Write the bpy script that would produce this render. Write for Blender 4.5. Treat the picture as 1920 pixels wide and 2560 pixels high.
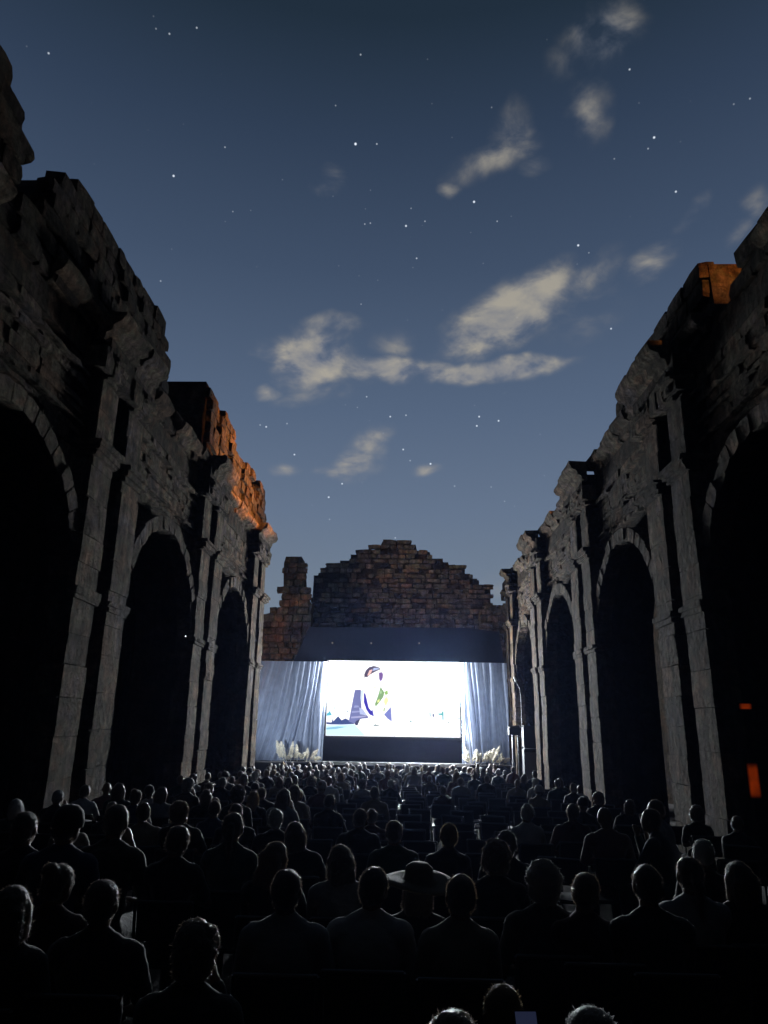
import bpy, bmesh, math, random
from mathutils import Vector, Matrix, Euler, noise
random.seed(7)
S = bpy.context.scene
for o in list(bpy.data.objects): bpy.data.objects.remove(o)
C = S.collection
R = math.radians

# ------------------------------------------------------------------ camera
cam = bpy.data.cameras.new('camera'); co = bpy.data.objects.new('camera', cam); C.objects.link(co)
cam.sensor_fit = 'HORIZONTAL'; cam.sensor_width = 36; cam.lens = 36*1779/1920; cam.clip_end = 4000; cam.clip_start = .05
_p, _y, _r = R(16.54), R(1.58), R(.9)
fw = Vector((-math.sin(_y)*math.cos(_p), math.cos(_y)*math.cos(_p), math.sin(_p)))
rt0 = Vector((math.cos(_y), math.sin(_y), 0)); up0 = rt0.cross(fw)
rt = rt0*math.cos(_r)+up0*math.sin(_r); up = up0*math.cos(_r)-rt0*math.sin(_r)
M = Matrix((rt, up, -fw)).transposed().to_4x4(); M.translation = (0, 0, 2.1)
co.matrix_world = M
S.camera = co
S.cycles.max_bounces = 4; S.cycles.diffuse_bounces = 2; S.cycles.glossy_bounces = 2; S.cycles.transparent_max_bounces = 8

# ------------------------------------------------------------------ night sky
STARS = [(-0.39276, 0.59671, 0.69976, 0.5), (-0.2815, 0.60557, 0.74434, 0.2), (-0.26822, 0.61175, 0.74419, 0.4), (-0.23817, 0.61256, 0.75369, 0.4), (-0.05409, 0.65114, 0.75703, 0.35), (-0.08571, 0.68819, 0.72045, 0.2), (0.25561, 0.64295, 0.722, 0.5), (0.10368, 0.68927, 0.71705, 0.15), (0.36741, 0.64347, 0.67153, 0.2), (0.38167, 0.63569, 0.67099, 0.3), (-0.22155, 0.70435, 0.67439, 0.3), (-0.06257, 0.71897, 0.69222, 1.2), (-0.03604, 0.72001, 0.69303, 0.4), (-0.28451, 0.71354, 0.64025, -0.9), (0.29267, 0.68539, 0.66677, 0.9), (0.28797, 0.69449, 0.65936, 0.3), (0.32459, 0.71695, 0.61695, 0.7), (0.25224, 0.70913, 0.65841, 0.2), (0.08799, 0.76214, 0.6414, 1), (0.00759, 0.76984, 0.6382, 0.2), (0.00121, 0.78313, 0.62185, 0.8), (0.0258, 0.77943, 0.62596, 0.3), (-0.05245, 0.78058, 0.62286, 0.3), (-0.04521, 0.78017, 0.62394, 0.3), (0.11847, 0.77436, 0.62156, 0.3), (-0.21886, 0.75315, 0.62037, 0.2), (-0.31238, 0.78242, 0.53873, 0.3), (0.01564, 0.80717, 0.59012, 0.45), (0.22085, 0.77823, 0.58787, 0.9), (0.23443, 0.78101, 0.57885, 0.2), (0.26879, 0.82549, 0.4963, 0.6), (-0.05844, 0.8388, 0.54129, 0.2), (-0.0514, 0.89954, 0.4338, 0.35), (-0.06424, 0.90514, 0.42024, 0.15), (-0.01854, 0.91208, 0.40959, 0.6), (0.00336, 0.91141, 0.41149, 0.4), (-0.19694, 0.89927, 0.39056, 0.3), (-0.18897, 0.90169, 0.38889, 0.6), (-0.16093, 0.90445, 0.39507, 0.3), (0.1043, 0.90705, 0.40791, 0.7), (0.10141, 0.91246, 0.3964, 0.7), (0.13077, 0.90646, 0.40153, 0.7), (-0.00013, 0.92994, 0.36772, 0.6), (0.00971, 0.93546, 0.35329, 0.3), (-0.15122, 0.92211, 0.35615, 0.6), (0.03822, 0.93635, 0.34898, 0.8), (-0.10397, 0.94747, 0.30249, 0.7), (-0.08538, 0.94321, 0.32103, 0.6), (0.07205, 0.9449, 0.31932, 0.3), (0.12238, 0.94054, 0.31686, 0.2), (0.14083, 0.94434, 0.29731, 0.2), (-0.10246, 0.95661, 0.27275, 0.25), (-0.01021, 0.96824, 0.24981, 0.35)]
# cloud banks: azimuth, elevation, half width, half height (radians), tilt (degrees), thickness
CLOUDS = [(0.3401, 0.8463, 0.0654, 0.0303, 0, 0.85), (0.2806, 0.8332, 0.0456, 0.0227, 0, 0.36), (0.3113, 0.7759, 0.0363, 0.0361, 20, 0.55), (0.185, 0.7675, 0.0424, 0.0351, 20, 0.5), (0.1563, 0.7419, 0.0847, 0.0207, 10, 0.55), (-0.1264, 0.7238, 0.0328, 0.0159, 10, 0.5), (0.0776, 0.715, 0.0194, 0.0107, 0, 0.5), (0.4461, 0.633, 0.0308, 0.0124, 25, 0.6), (0.528, 0.6253, 0.0226, 0.0199, 20, 0.4), (0.5032, 0.603, 0.0258, 0.0128, 25, 0.36), (0.3821, 0.5917, 0.0479, 0.0185, 15, 0.55), (0.2874, 0.5872, 0.0647, 0.0238, 15, 0.45), (0.1652, 0.5532, 0.107, 0.0357, 22, 1.2), (0.0923, 0.527, 0.0433, 0.022, 30, 0.8), (0.2702, 0.5488, 0.0746, 0.0407, 0, 0.36), (-0.1428, 0.4964, 0.0608, 0.0371, 10, 1.5), (-0.2109, 0.5023, 0.0351, 0.0171, 0, 0.72), (-0.116, 0.538, 0.051, 0.0158, 5, 0.72), (-0.205, 0.4432, 0.0221, 0.01, 10, 0.6), (-0.0091, 0.4865, 0.0938, 0.0157, -3, 1.3), (0.1268, 0.4805, 0.1156, 0.0141, 2, 1.45), (-0.119, 0.4508, 0.0849, 0.0151, 15, 0.42), (-0.0733, 0.3533, 0.0414, 0.0207, 15, 0.66), (-0.0498, 0.3862, 0.0419, 0.0193, 25, 0.5), (-0.1142, 0.3421, 0.0274, 0.0103, 10, 0.6), (-0.1755, 0.3415, 0.023, 0.0115, 0, 0.58), (0.0373, 0.3442, 0.0289, 0.0084, 0, 0.55), (0.1539, 0.1949, 0.0448, 0.0254, 10, 0.5), (-0.0168, 0.5195, 0.0438, 0.0246, 0, 0.42), (0.2126, 0.726, 0.0299, 0.0135, 0, 0.45),
          (1.9, .5, .2, .06, 10, .7), (-1.6, .6, .15, .05, -10, .7), (2.8, .4, .2, .05, 5, .7), (-2.6, .7, .2, .08, 0, .7)]

class N:                                    # tiny node helper
    def __init__(s, nt): s.nt = nt; nt.nodes.clear()
    def __call__(s, t, ins=None, **kw):
        n = s.nt.nodes.new(t)
        for k, v in kw.items(): setattr(n, k, v)
        for k, v in (ins or {}).items():
            if hasattr(v, 'is_linked') or isinstance(v, bpy.types.NodeSocket): s.nt.links.new(v, n.inputs[k])
            else: n.inputs[k].default_value = v
        return n
    def math(s, op, a, b=0., c=None, clamp=False):
        d = {0: a, 1: b}
        if c is not None: d[2] = c
        return s('ShaderNodeMath', d, operation=op, use_clamp=clamp).outputs[0]
    def ramp(s, fac, stops, interp='LINEAR'):
        n = s('ShaderNodeValToRGB', {0: fac}); e = n.color_ramp.elements; n.color_ramp.interpolation = interp
        while len(e) < len(stops): e.new(.5)
        for q, (p, c) in zip(e, stops): q.position = p; q.color = tuple(c)+(1,) if len(c) == 3 else c
        return n.outputs[0]
    def mix(s, f, a, b, mode='MIX'):
        n = s('ShaderNodeMix', data_type='RGBA', blend_type=mode)
        for i, v in ((0, f), (6, a), (7, b)):
            if isinstance(v, bpy.types.NodeSocket): s.nt.links.new(v, n.inputs[i])
            elif i == 0: n.inputs[0].default_value = v
            else: n.inputs[i].default_value = tuple(v)+(1,) if len(v) == 3 else v
        return n.outputs[2]
def srgb(r, g, b):
    f = lambda c: (c/255)/12.92 if c <= 10.3 else ((c/255+.055)/1.055)**2.4
    return (f(r), f(g), f(b))

W = bpy.data.worlds.new('World'); S.world = W; W.use_nodes = True
n = N(W.node_tree)
tc = n('ShaderNodeTexCoord').outputs['Generated']
nv = n('ShaderNodeVectorMath', {0: tc}, operation='NORMALIZE').outputs[0]
sx = n('ShaderNodeSeparateXYZ', {0: nv})
az = n.math('ARCTAN2', sx.outputs[0], sx.outputs[1]); el = n.math('ARCSINE', sx.outputs[2])
eln = n.math('DIVIDE', el, math.pi/2)
SKYRAMP = [(0, srgb(116, 126, 136)), (.1, srgb(114, 128, 144)), (.18, srgb(101, 117, 140)), (.27, srgb(85, 102, 127)), (.39, srgb(64, 80, 104)), (.49, srgb(48, 63, 85)), (.57, srgb(33, 47, 62)), (1, srgb(15, 25, 37))]
sky = n.ramp(eln, SKYRAMP)
azel = n('ShaderNodeCombineXYZ', {0: az, 1: el, 2: 0.}).outputs[0]
nz1 = n('ShaderNodeTexNoise', {'Vector': n('ShaderNodeMapping', {'Vector': azel, 'Rotation': (0, 0, R(-25)), 'Scale': (11, 20, 1)}).outputs[0], 'Scale': 1., 'Detail': 6., 'Roughness': .55, 'Distortion': .3}).outputs[0]
nz2 = n('ShaderNodeTexNoise', {'Vector': azel, 'Scale': 9., 'Detail': 2.}).outputs[0]
wob = n('ShaderNodeVectorMath', {0: n('ShaderNodeTexNoise', {'Vector': azel, 'Scale': 16., 'Detail': 2.}).outputs[1], 1: (.5, .5, .5)}, operation='SUBTRACT').outputs[0]
wazel = n('ShaderNodeVectorMath', {0: wob, 1: (.045, .03, 0), 2: azel}, operation='MULTIPLY_ADD').outputs[0]
dens = None
for (a, e, w, h, t, s) in CLOUDS:
    mp = n('ShaderNodeMapping', {'Vector': wazel, 'Location': (a, e, 0), 'Rotation': (0, 0, R(t)), 'Scale': (w*1.6, h*1.7, 1)}, vector_type='TEXTURE').outputs[0]
    ln = n('ShaderNodeVectorMath', {0: mp}, operation='LENGTH').outputs['Value']
    v = n('ShaderNodeMapRange', {0: ln, 1: 0., 2: 1., 3: s, 4: 0.}, interpolation_type='SMOOTHSTEP').outputs[0]
    dens = v if dens is None else n.math('MAXIMUM', dens, v)
dv = n.math('MULTIPLY', dens, n('ShaderNodeMapRange', {0: nz1, 1: .32, 2: .68, 3: .15, 4: 1.4}).outputs[0])
cd = n('ShaderNodeMapRange', {0: dv, 1: .06, 2: .9, 3: 0., 4: .9}, interpolation_type='SMOOTHSTEP').outputs[0]
ccol = n.mix(n('ShaderNodeMapRange', {0: nz1, 1: .4, 2: .65, 3: 0., 4: 1.}).outputs[0], srgb(118, 124, 138), srgb(178, 171, 156))
ccol = n.mix(n('ShaderNodeMapRange', {0: eln, 1: .3, 2: .56, 3: 0., 4: .55}).outputs[0], ccol, srgb(70, 80, 96))
sky = n.mix(cd, sky, ccol)
st = None
for (x, y, z, b) in STARS:
    d = n('ShaderNodeVectorMath', {0: nv, 1: (x, y, z)}, operation='DISTANCE').outputs['Value']
    v = n('ShaderNodeMapRange', {0: d, 1: .0005, 2: .0011+.0007*abs(b), 3: 1.0*abs(b), 4: 0.}).outputs[0]
    st = v if st is None else n.math('ADD', st, v)
vor = n('ShaderNodeTexVoronoi', {'Vector': nv, 'Scale': 38.}, feature='F1')
fs = n('ShaderNodeMapRange', {0: vor.outputs['Distance'], 1: .018, 2: .045, 3: .07, 4: 0.}).outputs[0]
st = n.math('ADD', st, fs)
sky = n.mix(1., sky, n.mix(1., (.85, .92, 1), st, 'MULTIPLY'), 'ADD')
below = n.math('GREATER_THAN', sx.outputs[2], -.002)
sky = n.mix(below, srgb(20, 22, 26), sky)
bg = n('ShaderNodeBackground', {'Color': sky, 'Strength': 1.})
n('ShaderNodeOutputWorld', {0: bg.outputs[0]})
W.cycles.sampling_method = 'MANUAL'; W.cycles.sample_map_resolution = 512

# the moon, weak and high beyond the stage
sun = bpy.data.lights.new('moon', 'SUN'); sun.energy = .012; sun.angle = R(.5); sun.color = (1, .96, .9)
so = bpy.data.objects.new('moon', sun); C.objects.link(so); so.rotation_euler = Euler((R(-38), R(25), 0))

vs = S.view_settings; vs.view_transform = 'Standard'; vs.look = 'None'; vs.exposure = 0; vs.gamma = 1; vs.use_curve_mapping = False

# ------------------------------------------------------------------ helpers
def link(name, me, parent=None, mat=None):
    o = bpy.data.objects.new(name, me); C.objects.link(o)
    if parent: o.parent = parent
    if mat and me:
        if not me.materials: me.materials.append(mat)
    return o
def empty(name, loc=(0, 0, 0)):
    o = bpy.data.objects.new(name, None); C.objects.link(o); o.location = loc; o.empty_display_size = .2; return o
def tag(o, label, cat, group=None):
    o['label'] = label; o['category'] = cat
    if group: o['group'] = group
    return o
def mesh(name, bm, smooth=False):
    me = bpy.data.meshes.new(name); bm.normal_update()
    if smooth:
        for f in bm.faces: f.smooth = True
    bm.to_mesh(me); bm.free(); return me
def bbox(bm, c, d, rot=None):
    m = Matrix.Translation(c) @ (rot.to_matrix().to_4x4() if rot else Matrix()) @ Matrix.Diagonal((*d, 1))
    bmesh.ops.create_cube(bm, size=1, matrix=m)
def btube(bm, a, b, r0, r1=None, seg=10, caps=True):
    a = Vector(a); b = Vector(b); r1 = r0 if r1 is None else r1
    q = (b-a).to_track_quat('Z', 'Y').to_matrix()
    rings = []
    for P, r in ((a, r0), (b, r1)):
        rings.append([bm.verts.new(P+q @ Vector((r*math.cos(t), r*math.sin(t), 0))) for t in [2*math.pi*i/seg for i in range(seg)]])
    for i in range(seg):
        bm.faces.new((rings[0][i], rings[0][(i+1) % seg], rings[1][(i+1) % seg], rings[1][i]))
    if caps: bm.faces.new(rings[0][::-1]); bm.faces.new(rings[1])
def bell(bm, c, r, rot=None, u=16, v=10):
    m = Matrix.Translation(c) @ (rot.to_matrix().to_4x4() if rot else Matrix()) @ Matrix.Diagonal((*r, 1))
    bmesh.ops.create_uvsphere(bm, u_segments=u, v_segments=v, radius=1, matrix=m)
def prism(bm, pts, axis, a, b):
    """polygon pts (p,q) extruded along axis ('x': pts are (y,z); 'y': pts are (x,z); 'z': pts are (x,y)) from a to b"""
    f = {'x': lambda t, p: (t, p[0], p[1]), 'y': lambda t, p: (p[0], t, p[1]), 'z': lambda t, p: (p[0], p[1], t)}[axis]
    A = [bm.verts.new(f(a, p)) for p in pts]; B = [bm.verts.new(f(b, p)) for p in pts]
    nf = [bm.faces.new(A), bm.faces.new(B[::-1])]
    for i in range(len(pts)):
        j = (i+1) % len(pts); nf.append(bm.faces.new((A[j], A[i], B[i], B[j])))
    bmesh.ops.recalc_face_normals(bm, faces=nf)
    bmesh.ops.triangulate(bm, faces=nf[:2])
def inside(p, poly):
    x, y = p; r = False
    for i in range(len(poly)):
        (x0, y0), (x1, y1) = poly[i-1], poly[i]
        if (y0 > y) != (y1 > y) and x < (x1-x0)*(y-y0)/(y1-y0)+x0: r = not r
    return r
GZ = lambda y: -.033*(max(-10, min(45, y))-4)

# ------------------------------------------------------------------ materials
def mat(name, col, rough=.8, var=0., scale=5., bump=0., bscale=20., sheen=0., metal=0., spec=.3, col2=None, rnd=0., dist=.02):
    m = bpy.data.materials.new(name); m.use_nodes = True; n = N(m.node_tree)
    t = n('ShaderNodeTexCoord').outputs['Object']
    c = None
    b = n('ShaderNodeBsdfPrincipled', {'Roughness': rough, 'Metallic': metal, 'Specular IOR Level': spec, 'Base Color': (*col, 1)})
    if sheen: b.inputs['Sheen Weight'].default_value = sheen
    if var or col2:
        f = n('ShaderNodeTexNoise', {'Vector': t, 'Scale': scale, 'Detail': 5., 'Roughness': .6}).outputs[0]
        k = col2 or tuple(x*(1-var) for x in col)
        c = n.mix(n('ShaderNodeMapRange', {0: f, 1: .35, 2: .65}).outputs[0], col, k)
        if rnd:
            oi = n('ShaderNodeObjectInfo').outputs['Random']
            c = n.mix(1., c, n.ramp(oi, [(0, (1-rnd,)*3), (1, (1.0,)*3)]), 'MULTIPLY')
        n.nt.links.new(c, b.inputs['Base Color'])
    if bump:
        h = n('ShaderNodeTexNoise', {'Vector': t, 'Scale': bscale, 'Detail': 6., 'Roughness': .65}).outputs[0]
        bn = n('ShaderNodeBump', {'Strength': bump, 'Distance': dist, 'Height': h}).outputs[0]
        n.nt.links.new(bn, b.inputs['Normal'])
    n('ShaderNodeOutputMaterial', {0: b.outputs[0]})
    return m
def stone_mat(name, k=1., warm=1., bump=1., dist=.06, lo=.1):
    """eroded stone: ochre, brown, olive and grey patches, dark lichen, pits"""
    m = bpy.data.materials.new(name); m.use_nodes = True; n = N(m.node_tree)
    t = n('ShaderNodeNewGeometry').outputs['Position']
    f = n('ShaderNodeTexNoise', {'Vector': t, 'Scale': 1.1, 'Detail': 4., 'Roughness': .6}).outputs[0]
    g = n('ShaderNodeTexNoise', {'Vector': t, 'Scale': 3.2, 'Detail': 9., 'Roughness': .78}).outputs[0]
    w = n('ShaderNodeTexNoise', {'Vector': n('ShaderNodeMapping', {'Vector': t, 'Scale': (5, 5, .6)}).outputs[0], 'Scale': 1., 'Detail': 5., 'Roughness': .6}).outputs[0]
    v = n('ShaderNodeTexVoronoi', {'Vector': t, 'Scale': 6.5, 'Randomness': 1.}, feature='F1').outputs['Distance']
    hue = n.ramp(f, [(.3, (.95, .66, .48)), (.42, (1.15, .74, .5)), (.5, (.84, .76, .55)), (.58, (1.05, .78, .66)), (.66, (.84, .74, .8)), (.75, (.8, .8, .8))])
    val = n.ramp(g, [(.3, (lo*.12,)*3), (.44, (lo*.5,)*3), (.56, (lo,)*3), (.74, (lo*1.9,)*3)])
    st_ = n.ramp(w, [(.4, (.55,)*3), (.6, (1.05,)*3)])
    c = n.mix(1., n.mix(1., hue, val, 'MULTIPLY'), st_, 'MULTIPLY')
    oi = n('ShaderNodeObjectInfo').outputs['Random']
    c = n.mix(1., c, n.ramp(oi, [(0, (.6*k, .58*k, .56*k)), (.5, (.9*k, .87*k*warm, .82*k*warm)), (1, (1.2*k, 1.12*k, 1.05*k))]), 'MULTIPLY')
    h = n.math('ADD', n.math('MULTIPLY', g, 1.6), n.math('MULTIPLY', v, .5))
    bn = n('ShaderNodeBump', {'Strength': bump, 'Distance': dist, 'Height': h}).outputs[0]
    b = n('ShaderNodeBsdfPrincipled', {'Base Color': c, 'Roughness': .95, 'Specular IOR Level': .04, 'Normal': bn})
    n('ShaderNodeOutputMaterial', {0: b.outputs[0]})
    return m
def emit(name, col, s):
    m = bpy.data.materials.new(name); m.use_nodes = True; n = N(m.node_tree)
    e = n('ShaderNodeEmission', {0: (*col, 1), 1: s}); n('ShaderNodeOutputMaterial', {0: e.outputs[0]}); return m
MS = stone_mat('weathered_limestone', lo=.1, dist=.2)
MSS = stone_mat('smoother_limestone', bump=.9, dist=.13, lo=.1)
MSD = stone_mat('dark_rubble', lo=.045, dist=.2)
MSB = stone_mat('brown_rubble', lo=.14, warm=1.2)
MGR = mat('packed_earth', (.035, .03, .026), .95, .4, 3, .5, 12)
MBLK = mat('black_cloth', (.012, .012, .016), .9, .3, 6, .2, 30)
MBP = mat('black_plastic', (.008, .008, .01), .6, .2, 8)
MMT = mat('painted_steel', (.09, .09, .095), .45, .15, 20, metal=1.)

# ------------------------------------------------------------------ ground
bm = bmesh.new()
ys = [(-300, GZ(-10)), (-10, GZ(-10)), (45, GZ(45)), (400, GZ(45))]
L_ = [bm.verts.new((-300, y, z)) for y, z in ys]; R_ = [bm.verts.new((300, y, z)) for y, z in ys]
for i in range(3): bm.faces.new((L_[i], R_[i], R_[i+1], L_[i+1]))
g = link('ground', mesh('ground', bm), mat=MGR); g['kind'] = 'structure'

# ------------------------------------------------------------------ rough stones (shared meshes, 48 triangles each)
def rough_block(seed, j=.05, rnd=.13, mt=MS):
    rg = random.Random(seed); bm = bmesh.new(); bmesh.ops.create_cube(bm, size=1)
    bmesh.ops.subdivide_edges(bm, edges=bm.edges[:], cuts=1, use_grid_fill=True)
    for v in bm.verts:
        k = sum(abs(abs(q)-.5) < 1e-4 for q in v.co)
        s = {3: 1-rnd*.75, 2: 1-rnd*.22, 1: 1.02}[k]
        v.co = Vector([q*s+rg.uniform(-j, j)*(1 if abs(q) > .1 else 1.6) for q in v.co])
    me = mesh('stone', bm); me.materials.append(mt); return me
BL = [rough_block(i, .035, .07) for i in range(12)]
BLS = [rough_block(50+i, .008, .03, MSS) for i in range(10)]
BLB = [rough_block(90+i, .055, .15, MSB) for i in range(12)]
BLD = [rough_block(120+i, .035, .08, MSD) for i in range(12)]
def stone(parent, c, d, lib=BL, tilt=1.2, name='stone'):
    o = bpy.data.objects.new(name, random.choice(lib)); C.objects.link(o); o.parent = parent
    o.location = c; o.scale = (d[0]*random.choice((1, -1)), d[1]*random.choice((1, -1)), d[2])
    o.rotation_euler = [R(random.uniform(-tilt, tilt)) for _ in range(3)]
    return o
def jag(pts, step=.35, amp=.07, seed=1):
    """roughen an outline"""
    rg = random.Random(seed); out = []
    for i in range(len(pts)):
        a = Vector(pts[i]).to_2d() if len(pts[i]) > 2 else Vector(pts[i]); b = Vector(pts[(i+1) % len(pts)])
        k = max(1, int((b-a).length/step))
        for q in range(k):
            p = a.lerp(b, q/k)
            if q: p = p+Vector((rg.uniform(-amp, amp), rg.uniform(-amp, amp)))
            out.append((p.x, p.y))
    return out

# ------------------------------------------------------------------ nave walls
ARC_R, ARC_Z = 2.58, 4.22
def nave_wall(side, XF, piers, y_end, top, attic, label, name):
    """side -1 left / +1 right; XF distance of the pilaster faces from the axis; piers: y of each pier's near edge"""
    XW = XF+.5; TH = 1.2
    X = lambda o: side*(XW-o)                       # o metres proud of the wall plane
    root = tag(empty(name, (0, 0, 0)), label, 'wall')
    bm = bmesh.new()
    def pr(pts): prism(bm, pts, 'x', X(0), X(-TH))
    zt = 9.55
    bays = []
    for i, y in enumerate(piers):
        y1 = y+2.55 if i < len(piers)-1 else y_end
        pr([(y, -2), (y1, -2), (y1, zt), (y, zt)])
        if i < len(piers)-1:
            a, b = y1, piers[i+1]; yc = (a+b)/2; r = (b-a)/2
            arc = [(yc-r*math.cos(t), ARC_Z+r*math.sin(t)) for t in [math.pi*k/28 for k in range(29)]]
            pr([(a, zt)]+arc+[(b, zt)])
            bays.append((yc, r, a, b))
    # ruined top of the wall
    ab = bmesh.new()
    for k, poly in enumerate(attic): prism(ab, jag(poly, .4, .07, k+3), 'x', X(.12), X(-TH+.05))
    atm = mesh('attic', ab); atm.materials.append(MSD)
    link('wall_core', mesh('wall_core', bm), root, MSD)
    # arch rings
    nv = 21
    for (yc, r, a, b) in bays:
        ring = bmesh.new()
        prism(ring, [(yc+(r+.3)*math.cos(t), ARC_Z+(r+.3)*math.sin(t)) for t in [math.pi*k/28 for k in range(29)]]+[(yc+(r+.01)*math.cos(t), ARC_Z+(r+.01)*math.sin(t)) for t in [math.pi*k/28 for k in range(28, -1, -1)]], 'x', X(.03), X(-.3))
        rp = link('arch_ring', mesh('arch_ring', ring), root, MSS)
        wb = bmesh.new(); dt = math.pi/nv/2*.94
        pts = [(q*math.sin(t), q*math.cos(t)) for q, t in ((r-.02, -dt), (r+.3, -dt), (r+.32, 0), (r+.3, dt), (r-.02, dt), (r-.035, 0))]
        prism(wb, pts, 'x', .05, -.36)
        for v in wb.verts: v.co += Vector((random.uniform(-.012, .012), random.uniform(-.008, .008), random.uniform(-.012, .012)))
        wme = mesh('voussoir', wb); wme.materials.append(MS)
        for k in range(nv):
            o = link('voussoir', wme, rp); t = math.pi*(k+.5)/nv-math.pi/2
            o.location = (X(.06+random.uniform(-.03, .03)), yc, ARC_Z); o.rotation_euler = (t, 0, 0)
            if side < 0: o.scale = (-1, 1, 1)
    # pilasters: two on every pier
    near = piers[0]
    for i, y in enumerate(piers):
        for (q0, q1) in ((0, .95), (1.52, 2.5)):
            a, b = y+q0, y+q1; vis = b > 10
            pb = bmesh.new(); bbox(pb, (X(.22), (a+b)/2, 3.4), (.44, b-a-.06, 10.6)); 
            pp = link('pilaster', mesh('pilaster', pb), root, MSD)
            if not vis: continue
            z = -1.6
            while z < 8.55:
                h = random.uniform(.5, .78)
                if z < 7.0 < z+h+.15: h = 7.0-z
                if z > 7.1 and z+h > 8.4: h = 8.65-z
                if z+h > GZ(a):
                    up_ = z > 7; ins = .07 if up_ else 0
                    d = .51+random.uniform(-.015, .02)-(.05 if up_ else 0)
                    stone(pp, (X(d/2), (a+b)/2+random.uniform(-.008, .008), z+h/2), (d, b-a-ins*2+random.uniform(-.02, .015), h*1.0), BLS if random.random() < .9 else BL, .35)
                z += h
                if abs(z-7.0) < .01:
                    cb = bmesh.new()
                    prof = [(0, 0), (.05, 0), (.07, .07), (.12, .1), (.15, .2), (.2, .24), (.2, .33), (0, .33)]
                    for (w, u0, u1) in ((.2, 0, .1), (.13, .1, .18), (.06, .18, .26)):
                        pass
                    for k in range(3):
                        e = (.05, .11, .17)[k]; bbox(cb, (X(.265+e/2), (a+b)/2, 7.05+.1*k), (.53+e, b-a+e*1.6, .1+.002*k))
                    for v in cb.verts: v.co += Vector([random.uniform(-.025, .025) for _ in range(3)])
                    link('capital', mesh('capital', cb), pp, MS)
                    z += .3
            ib = bmesh.new(); bbox(ib, (X(.285), (a+b)/2, 4.36), (.6, b-a+.12, .13)); bbox(ib, (X(.275), (a+b)/2, 4.25), (.565, b-a+.05, .1))
            for v in ib.verts: v.co += Vector([random.uniform(-.025, .025) for _ in range(3)])
            link('impost', mesh('impost', ib), pp, MS)
            # ruined upper capital
            for k in range(5):
                stone(pp, (X(.33+.05*k/2), (a+b)/2+random.uniform(-.3, .3), 8.72+.1*k), (.42+.05*k, random.uniform(.55, .8), .12), BL, 1.5)
    # ashlar courses above the arches
    cc = bmesh.new()
    bbox(cc, (X(.05), (piers[0]+y_end)/2, 9.2), (.3, y_end-piers[0]-.02, .5))
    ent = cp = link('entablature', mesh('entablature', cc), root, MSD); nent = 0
    for y in piers:
        cb = bmesh.new(); bbox(cb, (X(.22), y+1.25, 9.2), (.74, min(2.62, y_end-y+.3), .9)); link('ressaut', mesh('ressaut', cb), cp, MSD)
    ats = link('attic', atm, root); nat = 0
    z = ARC_Z+.1; cnt = 0; rest = []
    while z < 9.45:
        h = .46 if z < 7.1 else .3
        zm = z+h/2; y = piers[0]+random.uniform(0, .5)
        while y < y_end-.05:
            w = random.uniform(.7, 1.2) if z < 7.1 else random.uniform(.5, 1.3); e = min(y+w, y_end); m = (y+e)/2; ok = True
            for p in piers:                        # hidden behind the pilasters
                if p-.1 < m < p+2.6 and z < 8.6: ok = False
            for (yc, r, a, b) in bays:
                if (m-yc)**2+(zm-h*.35-ARC_Z)**2 < (r+.3+w*.3)**2 and abs(m-yc) < r+.3 and zm > ARC_Z: ok = False
            if ok and (random.random() > .04):
                args = ((X(.02+random.uniform(-.03, .025)), m, zm), (.3, e-y-.015, h-.016))
                if m > 9.5 and z < 8.2 and cnt < 290: stone(root, *args); cnt += 1
                elif m > 9.5 and nent < 290: stone(ent, *args); nent += 1
                else: rest.append(args)
            y = e
        z += h
    for i, p in enumerate(piers[:-1]):
        if p < 4: continue
        a, b = p+2.56, piers[i+1]-.02
        for (z_, pr_, th_) in ((7.42, .2, .1), (7.6, .25, .07), (8.0, .21, .08), (8.38, .24, .1), (8.62, .3, .08)):
            y_ = a
            while y_ < b-.05:
                L_ = min(b-y_, random.uniform(.9, 2.2))
                if random.random() > .2:
                    mb = bmesh.new(); bbox(mb, (X(pr_/2), y_+L_/2, z_), (pr_, L_-.012, th_))
                    bmesh.ops.subdivide_edges(mb, edges=[e_ for e_ in mb.edges if abs(e_.verts[0].co.y-e_.verts[1].co.y) > .3], cuts=5)
                    for v_ in mb.verts: v_.co += Vector((random.uniform(-.025, .025), 0, random.uniform(-.018, .018)))
                    link('moulding', mesh('moulding', mb), ent, MS)
                y_ += L_
    # attic stones, their unlit black put into a darker stone colour
    for poly in attic:
        z0 = min(p[1] for p in poly); z1 = max(p[1] for p in poly); z = z0
        while z < z1:
            y = min(p[0] for p in poly)+random.uniform(0, .3); h = random.uniform(.3, .42)
            while y < max(p[0] for p in poly):
                w = random.uniform(.45, .9)
                if inside((y+w/2, z+h*.45), poly) and random.random() > .06:
                    args = ((X(.12+random.uniform(-.06, .06)), y+w/2, z+h/2), (.34, w-.03, h-.03))
                    if y > 8 and nat < 290: stone(ats, *args, lib=BLD, tilt=2.5); nat += 1
                    else: rest.append(args)
                y += w
            z += h
    if rest:
        rb = bmesh.new()
        for c_, d_ in rest: bbox(rb, c_, d_, Euler((R(random.uniform(-2, 2)), 0, R(random.uniform(-2, 2)))))
        o = link('stones', mesh('stones', rb), root, MSD); o['kind'] = 'stuff'
    # cornice blocks: forward over the pilaster pairs, broken here and there
    prof = [(-.1, 0), (.06, 0), (.09, .14), (.2, .18), (.23, .32), (.4, .38), (.46, .52), (.46, .62), (-.1, .62)]
    seg = []
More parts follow.
